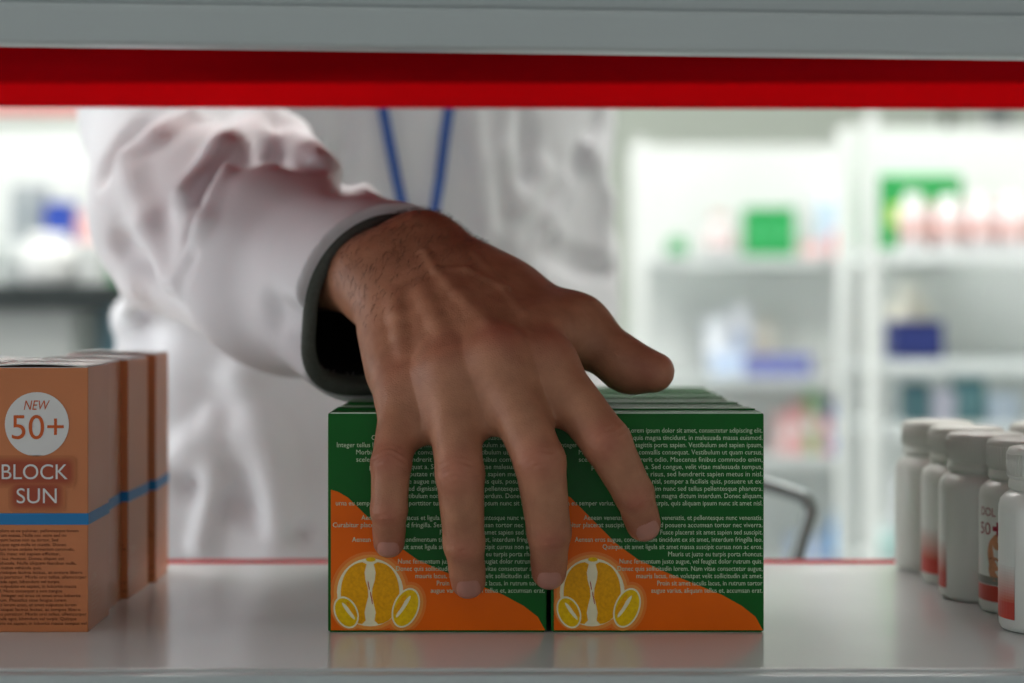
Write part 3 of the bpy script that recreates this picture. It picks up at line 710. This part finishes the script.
RIDGE = [([(186, 196), (228, 152), (264, 120), (292, 136), (322, 166)], .010, .006, .014), ([(228, 172), (207, 226), (180, 280)], .006, .001, .010),
         ([(132, 180), (150, 225), (172, 282)], .007, .002, .014), ([(128, 160), (160, 138), (190, 117)], .007, .001, .012),
         ([(242, 380), (267, 444), (277, 520)], .010, .002, .02), ([(172, 470), (197, 448), (255, 431)], .010, .002, .018), ([(108, 348), (126, 318), (140, 285)], .008, .0, .014),
         ([(508, 240), (524, 205), (541, 172)], .008, .002, .014), ([(522, 262), (545, 222), (563, 186)], .008, .003, .014), ([(470, 108), (478, 160), (486, 230)], .006, .001, .014),
         ([(505, 108), (500, 150), (512, 200)], .006, .001, .014), ([(590, 150), (602, 200), (600, 250)], .008, .001, .014), ([(200, 545), (215, 480), (214, 420)], .007, .001, .014)]
VALLEY = [([(200, 190), (240, 160), (276, 147), (308, 166)], .009, .012), ([(122, 245), (146, 264), (172, 292)], .008, .012), ([(104, 164), (120, 140), (140, 122)], .009, .014),
          ([(196, 216), (188, 250), (180, 272)], .006, .010), ([(272, 318), (288, 332), (302, 350)], .008, .016), ([(180, 473), (230, 500), (300, 532)], .008, .014),
          ([(534, 262), (562, 200), (604, 118)], .010, .014), ([(552, 250), (580, 262), (604, 268)], .007, .014), ([(345, 108), (345, 150), (350, 190)], .006, .01), ([(523, 112), (528, 140), (524, 180)], .006, .012), ([(250, 400), (262, 460), (266, 520)], .008, .016)]
RD = [([hit(*q) for q in pts], r, o_, k) for pts, r, o_, k in RIDGE]; VD = [([hit(*q) for q in pts], r, k) for pts, r, k in VALLEY]
TOC = np.array((0, -1., 0))
def coat_outer(P):
    d = coat_base(P)
    q = P-CUFF; away = np.clip(-(q@SAX)/.06-.3, 0, 1)
    d = d+(.0022*noise3(P*np.array((1, 1, .5)), 75, 3)+.0005*noise3(P, 150, 8))*away
    low = np.clip((.15-P[:, 2])/.3, 0, 1); th = np.arctan2(P[:, 1]-.6, P[:, 0]+.1); d = d+low*.010*np.sin(th*11+2*np.sin(P[:, 2]*6))
    near = np.abs(d) < .05
    if near.any():
        Q = P[near]; dn = d[near]
        for pts, r, k in VD:
            for a_, b_ in zip(pts, pts[1:]): dn = smax(dn, -cone(Q, a_+TOC*.001, b_+TOC*.001, r, r), k)
        for pts, r, o_, k in RD:
            for i, (a_, b_) in enumerate(zip(pts, pts[1:])): dn = smin(dn, cone(Q, a_+TOC*(o_-.5*r), b_+TOC*(o_-.5*r), r*.8, r*.8), k)
        d = d.copy(); d[near] = dn
    return d
def coat_sdf(P):
    d = coat_outer(P)
    cav = cuff_tube(P, -.0056, .26, .07, .09)
    d = smax(d, -cav, .001)
    q = P-CUFF; s_ = q@SAX; rad = np.sqrt(np.maximum((q*q).sum(1)-s_*s_, 0))
    cut = np.where((rad < .085) & (s_ > -.08), s_, -.05)
    return smax(d, cut, .0015)
m_coat = M('coat_cotton', S(228, 226, 230), .75, .25, .02, 30, bump=.15, bscale=1500)
xs = axis([(-.42, -.34, .008), (-.34, -.105, .004), (-.105, .0, .0025), (.0, .14, .0045), (.14, .22, .008)])
ys = axis([(.055, .14, .0025), (.14, .5, .0042), (.5, .86, .008)])
zs = axis([(-.57, -.1, .012), (-.1, .096, .0042), (.096, .205, .0026), (.205, .33, .0042), (.33, .52, .009)])
CV, CF = surface(coat_sdf, xs, ys, zs, project=1, margin=2.2)
coat = np_mesh('lab_coat', CV-PW, CF, m_coat, person); coat['label'] = 'white cotton lab coat with creased sleeve'
bvh = BVHTree.FromPolygons([tuple(v) for v in CV], [tuple(f) for f in CF.tolist()])
def cast(px, py):
    o_ = Vector((0, CAMY, CAMZ)); dr = (Vector(at(px, py, 1.))-o_).normalized(); h = bvh.ray_cast(o_, dr)
    return (np.array(h[0]), np.array(h[1])) if h[0] is not None else (hit(px, py), TOC)
# grey turned-in edge and dark lining of the cuff
def ring_tube(prof, seg=72, wob=True):
    V, F = [], []
    for r, s_ in prof:
        for i in range(seg):
            t = 2*math.pi*i/seg; q_ = r/float(sq_r(math.cos(t), math.sin(t))); V.append(CUFF+SAX*s_+(u1*math.cos(t)+u2*math.sin(t))*q_)
    n = len(prof)
    for j in range(n-1):
        for i in range(seg): F.append((j*seg+i, j*seg+(i+1) % seg, (j+1)*seg+(i+1) % seg, (j+1)*seg+i))
    return np.array(V), F
V, F = ring_tube([(CR-.0012, -.004), (CR+.0006, -.0012), (CR+.0007, .0012), (CR-.0010, .0030), (CR-.0040, .0036), (CR-.0056, .0026), (CR-.0062, .0002), (CR-.0085, -.012)])
mesh_obj('cuff_edge', V-PW, F, M('cuff_grey', S(88, 92, 86), .85, .2, .3, 1800, bump=.4, bscale=2600), person, True)['label'] = 'grey woven inner edge of the cuff'
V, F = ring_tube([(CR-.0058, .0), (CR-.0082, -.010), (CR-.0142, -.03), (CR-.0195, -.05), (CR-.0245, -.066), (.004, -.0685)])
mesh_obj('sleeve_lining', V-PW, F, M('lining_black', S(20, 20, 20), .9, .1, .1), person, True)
# collar, lapels, hair, trousers, shoes
def strip(name, pts, wid, off, mat, parent, thick=.0025):
    V, F = [], []; Q = [cast(*p_) for p_ in pts]
    for i, (c, n_) in enumerate(Q):
        t = Q[min(i+1, len(Q)-1)][0]-Q[max(i-1, 0)][0]; t /= np.linalg.norm(t); n2_ = lerp(n_, TOC, .5); n2_ -= t*(n2_@t); n2_ /= np.linalg.norm(n2_); s_ = np.cross(t, n2_)
        wv = wid[i] if isinstance(wid, (list, tuple)) else wid
        for sg, o_ in ((-1, off), (1, off), (1, off+thick), (-1, off+thick)): V.append(c+s_*sg*wv/2+n2_*o_)
    for i in range(len(Q)-1):
        for j in range(4): F.append((i*4+j, i*4+(j+1) % 4, i*4+4+(j+1) % 4, i*4+4+j))
    n = len(V); F += [(3, 2, 1, 0), (n-4, n-3, n-2, n-1)]
    o = mesh_obj(name, np.array(V)-(PW if parent is not None else 0), F, mat, parent, False)
    bm = bmesh.new(); bm.from_mesh(o.data); bmesh.ops.recalc_face_normals(bm, faces=bm.faces); bm.to_mesh(o.data); bm.free()
    return o
strip('lapel', [(344, 10), (345, 30), (347, 50), (349, 70), (351, 88)], [.03, .036, .036, .03, .02], .002, m_coat, person, .003)
strip('lapel', [(494, 10), (492, 30), (490, 50), (488, 70), (485, 88)], [.03, .036, .036, .03, .02], .002, m_coat, person, .003)
m_hairs = M('head_hair', S(40, 30, 26), .55, .4, .2, 200)
def hair_sdf(P):
    h = cone(P, hp(0, -.026, .036), hp(0, .024, .044), .0815, .078); face = cone(P, hp(0, .10, -.03), hp(0, .12, .0), .085, .075)
    return smax(smax(h, -face, .01), -((P-HC)@HU+.045+.35*((P-HC)@HF)), .01)
hv, hf = surface(hair_sdf, np.arange(-.22, .06, .005), np.arange(.4, .7, .005), np.arange(.55, .82, .005), 1); np_mesh('hair', hv-PW, hf, m_hairs, person)
def tr_sdf(P):
    d = None
    for s_ in (-1, 1):
        hip = BC+BU*.088*s_; c = chain(P, [hip+(0, 0, -.14), hip+BN*.02+(0, 0, -.55), hip+BN*.01+(0, 0, -.99)], [.094, .074, .062], .03); d = c if d is None else smin(d, c, .02)
    return smax(smax(d, P[:, 2]+.12, .01), -.99-P[:, 2], .004)
tv, tf = surface(tr_sdf, np.arange(-.34, .16, .012), np.arange(.4, .8, .012), np.arange(-1.02, -.09, .014), 1); np_mesh('trousers', tv-PW, tf, M('trouser_cloth', S(60, 62, 72), .8, .2), person)
for s_ in (-1, 1):
    c = BC+BU*.088*s_
    f_ = lambda P: smax(smin(cone(P, c+(0, 0, -1.0), c+BN*.13+(0, 0, -1.012), .046, .044), cone(P, c+(0, 0, -1.01), c+(0, 0, -.96), .046, .046), .02), FLOOR+.002-P[:, 2], .004)
    sv, sf = surface(f_, np.arange(c[0]-.13, c[0]+.15, .008), np.arange(c[1]-.24, c[1]+.1, .008), np.arange(-1.06, -.88, .008), 1); np_mesh('shoe', sv-PW, sf, M('shoe_leather', S(40, 38, 38), .4), person)
# lanyard: two blue ribbons meeting in front of the belly
lan = empty('lanyard', tuple(cast(424, 300)[0]), 0, 'thin blue ribbon lanyard hanging on the chest of the white coat', 'lanyard')
m_lan = M('lanyard_blue', S(26, 84, 168), .6, .3, .05, 200)
LP = np.array(lan.location)
for pts in ([(372, 40), (378, 75), (383, 108), (390, 145), (396, 175), (402, 203), (409, 240), (417, 275)], [(456, 40), (452, 75), (449, 108), (444, 145), (440, 178), (434, 214), (429, 246), (422, 275)]):
    Q = [np.array(cast(*p_)[0]) for p_ in pts]; Q = [q for q in Q if q[1] > .36]
    y0 = max(.38, min(q[1] for q in Q)-.0); V, F = [], []
    tot = len(pts)
    for i, p_ in enumerate(pts):
        c = at(p_[0], p_[1], lerp(.505, .452, i/(tot-1))); yy = cast(*p_)[0][1]
        if yy > .36: c = at(p_[0], p_[1], min(yy-.006, lerp(.505, .46, i/(tot-1))))
        for sg, o_ in ((-1, 0), (1, 0), (1, -.0012), (-1, -.0012)): V.append(c+np.array((sg*.0034, o_, 0))-LP)
    for i in range(tot-1):
        for j in range(4): F.append((i*4+j, i*4+(j+1) % 4, i*4+4+(j+1) % 4, i*4+4+j))
    n = len(V); F += [(3, 2, 1, 0), (n-4, n-3, n-2, n-1)]
    mesh_obj('ribbon', V, F, m_lan, lan)
c = at(419.5, 280, .452)-LP
MB().tube([c+(0, 0, .004), c, c+(.003, 0, -.008), c+(0, 0, -.014), c+(-.003, 0, -.008), c], .0009, 8).build('hook', M('hook_steel', (.6, .6, .6), .25, .5, metal=1.), lan)

# ================================================================== BACKGROUND
m_sw = M('shelving_white', S(228, 231, 229), .4, .4, .02, 6)
def frosted_board():
    m = bpy.data.materials.new('frosted_acrylic'); m.use_nodes = True; N = m.node_tree.nodes; L = m.node_tree.links; b = N['Principled BSDF']
    b.inputs['Base Color'].default_value = (*S(222, 226, 226), 1); b.inputs['Roughness'].default_value = .4
    n = N.new('ShaderNodeTexNoise'); n.inputs['Scale'].default_value = 30; r = N.new('ShaderNodeValToRGB'); r.color_ramp.elements[0].color = (.86, .88, .88, 1); r.color_ramp.elements[1].color = (.93, .95, .95, 1)
    t = N.new('ShaderNodeBsdfTranslucent'); x = N.new('ShaderNodeMixShader'); x.inputs[0].default_value = .72
    L.new(n.outputs['Fac'], r.inputs['Fac']); L.new(r.outputs['Color'], t.inputs['Color']); L.new(b.outputs[0], x.inputs[1]); L.new(t.outputs[0], x.inputs[2]); L.new(x.outputs[0], N['Material Output'].inputs['Surface'])
    return m
m_board = frosted_board()
def rack(name, label, x0, x1, y0, y1, z0, z1, boards, back=True):
    r = empty(name, (x0, y0, FLOOR), 0, label, 'shelving'); h = lambda z: z-FLOOR
    for z in boards: MB().box(.02, x1-x0-.02, 0, y1-y0-.01, h(z)-.018, h(z), .002).build('board', m_board, r)
    for a in (0, x1-x0-.02):
        for b_ in (0, y1-y0-.02): MB().box(a, a+.02, b_, b_+.02, h(z0), h(z1), .002).build('post', m_sw, r)
    if back: MB().box(0, x1-x0, y1-y0, y1-y0+.012, h(z0), h(z1), .001).build('back_panel', m_sw, r)
    return r
def zpix(py, Y): return at(0, py, Y)[2]
def carton(px0, px1, pyt, z, Y, rgb, label, dep=.06, band=None, name='medicine_carton', cat='carton', group=None):
    s_ = sc(Y); x0, x1 = at(px0, 0, Y)[0], at(px1, 0, Y)[0]; h_ = zpix(pyt, Y)-z; w_ = x1-x0
    r = empty(name, (x0, Y, z+.0005), 0, label, cat, group)
    MB().box(0, w_, 0, dep, 0, h_, .002).build('body', M('pack_%d_%d_%d' % tuple(rgb), S(*rgb), .45, .4), r)
    MB().box(.002, w_-.002, .002, dep-.002, h_-.0004, h_+.001).build('top_flap', M('pack_%d_%d_%d' % tuple(rgb), S(*rgb), .45), r)
    bc = band or tuple(min(255, int(c*.6+100)) for c in rgb)
    MB().box(w_*.12, w_*.88, -.0008, .0004, h_*.35, h_*.62).build('printed_panel', M('pack_%d_%d_%d' % tuple(bc), S(*bc), .45), r)
    return r
def flask(px, wpx, pyt, z, Y, rgb, cap, label, lab=None, name='medicine_bottle', group=None):
    s_ = sc(Y); R = wpx/2/s_; h_ = zpix(pyt, Y)-z; c = at(px, 0, Y)[0]
    r = empty(name, (c, Y, z+.0005), 0, label, 'bottle', group); mt = M('pack_%d_%d_%d' % tuple(rgb), S(*rgb), .35)
    MB().lathe([(R*.9, 0), (R, h_*.02), (R, h_*.66), (R*.9, h_*.72), (R*.5, h_*.78), (R*.45, h_*.82)], seg=24).build('body', mt, r)
    MB().lathe([(R*.6, h_*.8), (R*.62, h_*.82), (R*.6, h_*.98), (R*.55, h_)], seg=24).build('cap', M('pack_%d_%d_%d' % tuple(cap), S(*cap), .4), r)
    lc = lab or (235, 205, 205)
    MB().lathe([(R*1.01, h_*.18), (R*1.012, h_*.2), (R*1.012, h_*.55), (R*1.01, h_*.57)], seg=24).build('label_wrap', M('pack_%d_%d_%d' % tuple(lc), S(*lc), .45), r)
    return r
# far rack
YA = 2.95
zA = [zpix(256, YA), zpix(376, YA), zpix(456, YA), zpix(566, YA), -.6]
rack('wall_shelving', 'white wall shelving far behind the person, holding the three green cartons', at(636, 0, YA)[0], at(866, 0, YA)[0], YA-.02, YA+.17, FLOOR, zpix(146, YA+.17), zA)
YI = YA+.05; YB = 2.05; zB3 = zpix(566, YB)
flask(677, 22, 234, zA[0], YI, (70, 160, 100), (200, 225, 205), 'small green bottle at the end of the far shelf', (120, 190, 140))
flask(720, 30, 212, zA[0], YI, (226, 226, 228), (214, 190, 186), 'white bottle with a brownish cap next to the small green bottle', (236, 214, 214))
for i in range(3): carton(745+17*i, 761.5+17*i, 208, zA[0], YI, (38, 160, 84), 'green carton of the upright trio on the far shelf', .05, (70, 180, 110), group='three green cartons')
flask(829, 24, 160, zA[0], YI, (232, 236, 240), (240, 240, 240), 'tall white bottle standing beside the pink boxes', (196, 220, 238))
flask(849, 24, 172, zA[0], YI+.07, (228, 224, 236), (232, 232, 236), 'tall lilac white bottle behind the pink boxes', (220, 214, 236))
carton(834, 851, 232, zA[0], YI-.05, (236, 130, 130), 'pink red carton in front of the tall white bottles', .04, (250, 240, 240))
carton(852, 863, 225, zA[0], YI-.05, (240, 168, 166), 'narrow pale pink carton in front of the tall lilac bottle', .04, (250, 220, 220))
carton(803, 822, 244, zA[0], YI-.04, (238, 184, 184), 'low pale pink carton beside the red carton', .04, (250, 225, 225))
carton(706, 728, 318, zA[1], YI, (222, 226, 232), 'pale grey carton on the middle far shelf', .07)
carton(730, 752, 306, zA[1], YI+.04, (232, 234, 240), 'tall whitish carton on the middle far shelf', .07, (206, 218, 240))
carton(753, 775, 322, zA[1], YI+.06, (222, 218, 208), 'cream carton above the long violet blue pack', .05, (214, 206, 190))
carton(712, 744, 352, zA[1], YI-.05, (206, 220, 242), 'low light blue pack on the middle far shelf', .04, (180, 204, 240))
carton(746, 812, 356, zA[1], YI-.05, (104, 112, 176), 'long violet blue pack lying on the far shelf', .04, (130, 138, 196))
for i, (a, b_, t, c) in enumerate([(776, 792, 414, (240, 190, 190)), (793, 806, 404, (238, 168, 170)), (807, 819, 392, (150, 200, 140)), (820, 829, 418, (240, 150, 156)), (830, 844, 402, (120, 140, 200)), (845, 860, 420, (236, 120, 124))]):
    carton(a, b_, t, zA[2], YI, c, ['blush pink carton at the row end', 'rose carton beside the leaf green one', 'leaf green carton among pink ones', 'narrow pink carton beside the green one', 'periwinkle blue carton among pink ones', 'coral red carton beside the blue one'][i]+' on the lower far shelf', .05, (250, 236, 236))
flask(838, 20, 512, zA[3], YI, (70, 150, 220), (150, 196, 236), 'bright blue bottle on the lowest far shelf', (96, 170, 230))
flask(888, 26, 520, zB3, YB+.08, (190, 214, 212), (222, 230, 230), 'pale teal bottle on the lowest shelf of the unit with the navy box', (176, 210, 206))
carton(790, 824, 538, zA[3], YI+.02, (196, 212, 240), 'pale blue carton left of the bright blue bottle', .05)
carton(850, 862, 530, zA[3], YI+.05, (232, 228, 240), 'lilac white carton behind the blue bottle', .05)
# nearer rack on the right
YB = 2.05
zB = [zpix(249, YB), zpix(361, YB), zpix(426, YB), zpix(566, YB), -.65]
rack('wall_shelving', 'white shelving unit with white capped bottles and a navy box', at(866, 0, YB)[0], at(1240, 0, YB)[0], YB, YB+.24, FLOOR, zpix(128, YB+.24), zB)
YJ = YB+.06
carton(878, 962, 176, zB[0], YJ+.12, (46, 160, 84), 'large green carton behind the white bottles', .07, (206, 226, 120))
for i, px in enumerate((913, 948, 980, 1011, 1044)):
    flask(px, 30, 193+3*(i % 2), zB[0], YJ, (232, 228, 230), (244, 244, 244), 'white bottle with pinkish label in the row before the green carton', (232, 196, 192), group='white bottles in a row')
for i, px in enumerate((931, 965, 996)):
    flask(px, 22, 204, zB[0], YJ+.07, (150, 96, 84), (190, 150, 140), 'brown bottle standing between the white bottles', (176, 120, 108), group='brown bottles in a row')
carton(894, 944, 322, zB[1], YJ, (38, 50, 116), 'dark navy carton on the middle shelf', .07, (52, 64, 130))
flask(910, 42, 282, zB[1], YJ+.12, (226, 222, 208), (232, 230, 220), 'cream jar standing behind the navy carton', (222, 216, 200), name='cream_jar')
carton(906, 930, 384, zB[2], YJ, (70, 110, 120), 'dark teal carton on the shelf beneath the navy one', .05, (110, 150, 156))
carton(932, 956, 392, zB[2], YJ, (206, 204, 222), 'pale lilac carton beside the dark teal carton', .05)
carton(957, 986, 380, zB[2], YJ, (84, 130, 136), 'teal carton beside the pale lilac carton', .05, (120, 160, 166))
carton(988, 1020, 396, zB[2], YJ, (196, 210, 228), 'pale blue carton at the end next to the teal one', .05)
carton(900, 930, 478, zB[3], YJ, (228, 230, 234), 'white carton on the lowest visible shelf behind pill bottles', .06)
# banners on the rear wall
def board_sign(px0, px1, py0, py1, Y, rgb, name, label, cat):
    a, b_ = at(px0, py1, Y), at(px1, py0, Y); r = empty(name, (a[0], Y, a[2]), 0, label, cat); w_, h_ = b_[0]-a[0], b_[2]-a[2]
    MB().box(0, w_, 0, .02, 0, h_, .003).build('frame', m_sw, r); MB().box(.012, w_-.012, -.002, .004, .012, h_-.012).build('panel', M('pack_%d_%d_%d' % tuple(rgb), S(*rgb), .5), r)
    return r
board_sign(938, 958, 60, 164, 4.47, (112, 122, 104), 'wall_banner', 'tall dark olive banner on the rear wall', 'banner')
board_sign(984, 1014, 60, 146, 4.47, (136, 142, 142), 'wall_poster', 'grey framed poster on the rear wall', 'poster')
board_sign(-120, 96, 80, 118, 3.2, (226, 120, 118), 'hanging_sign', 'long pale red sign board above the counter', 'sign')
# left: counter with a black top
YC = 1.95
cnt = empty('service_counter', (at(-150, 0, YC)[0], YC, FLOOR), 0, 'grey counter with a thick black top', 'counter'); cw = at(128, 0, YC)[0]-at(-150, 0, YC)[0]; zt = zpix(284, YC)
MB().box(0, cw, 0, .5, zt-FLOOR-.038, zt-FLOOR, .003).build('black_top', M('counter_black', S(40, 46, 46), .35), cnt)
MB().box(0, cw*.79, .03, .5, 0, zt-FLOOR-.0385, .003).build('cabinet', M('counter_grey', S(160, 162, 160), .5), cnt)
MB().box(cw*.8, cw, .2, .5, 0, zt-FLOOR-.0385, .003).build('side_cabinet', M('counter_teal', S(120, 156, 172), .5), cnt)
flask(48, 62, 233, zt, YC+.1, (236, 236, 234), (240, 240, 238), 'wide white tub on the black counter top', (232, 232, 230), name='white_tub')
carton(76, 102, 250, zt, YC+.06, (196, 198, 196), 'grey white carton on the black counter top', .06)
carton(103, 121, 250, zt, YC+.12, (70, 170, 104), 'green carton on the black counter top', .06)
carton(2, 22, 262, zt, YC+.06, (170, 176, 176), 'small grey carton beside the white tub', .06)
YD = 2.75; zd = zpix(242, YD)
rack('wall_shelving', 'white wall shelving behind the black topped counter', at(-140, 0, YD)[0], at(150, 0, YD)[0], YD-.01, YD+.2, FLOOR, zpix(118, YD), [zd, -.3, -.7])
carton(10, 42, 186, zd, YD+.05, (166, 172, 176), 'grey carton beside the royal blue carton', .08, (150, 158, 164))
carton(44, 72, 203, zd, YD+.03, (40, 72, 172), 'royal blue carton on the shelf behind the counter', .06, (60, 90, 186))
carton(76, 96, 214, zd, YD+.03, (240, 190, 190), 'pale pink carton nearest the royal blue carton', .06, (246, 206, 206))
carton(97, 118, 210, zd, YD+.03, (238, 176, 178), 'pink carton at the row end by the white coat', .06, (246, 206, 206))
# stool with a bent chrome back behind the shelf
YS = .42
ch = empty('bar_stool', (at(740, 0, YS)[0], YS, FLOOR), 0, 'tall stool with a bent chrome tube back behind the shelf', 'stool'); CH0 = np.array(ch.location)
m_chr = M('chrome_tube', (.26, .29, .29), .3, .5, .02, 20, metal=1.)
def bez(pts, n=6):
    P_ = [np.array(p_, float) for p_ in pts]; out = [P_[0]]
    for i in range(1, len(P_)-1):
        a_, b_ = lerp(P_[i], P_[i-1], .22), lerp(P_[i], P_[i+1], .22)
        for t in np.linspace(0, 1, n): out.append((1-t)**2*a_+2*t*(1-t)*P_[i]+t*t*b_)
    return out+[P_[-1]]
tr, br = at(814, 500, YS), at(792, 572, YS); tl = np.array((2*CH0[0]-tr[0], YS, tr[2])); bl = np.array((2*CH0[0]-br[0], YS, br[2])); tm = at(740, 477, YS)
loop = bez([np.array((bl[0], YS+.03, -.31)), bl, tl, tm, tr, br, np.array((br[0], YS+.03, -.31))])
MB().tube([p_-CH0 for p_ in loop], .0052, 10).build('back_tube', m_chr, ch)
MB().lathe([(.08, .70), (.092, .705), (.096, .72), (.092, .745), (.07, .75)], (0, .02, 0)).build('seat', M('stool_seat', S(230, 232, 232), .5), ch)
for k in range(4):
    t = math.pi/4+k*math.pi/2
    MB().tube([(.06*math.cos(t), .02+.06*math.sin(t), .70), (.10*math.cos(t), .02+.10*math.sin(t), .006)], .008, 10).build('leg', m_chr, ch)
MB().tube([(.085*math.cos(t), .02+.085*math.sin(t), .28) for t in np.linspace(0, 6.2832, 25)], .006, 8).build('foot_ring', m_chr, ch)
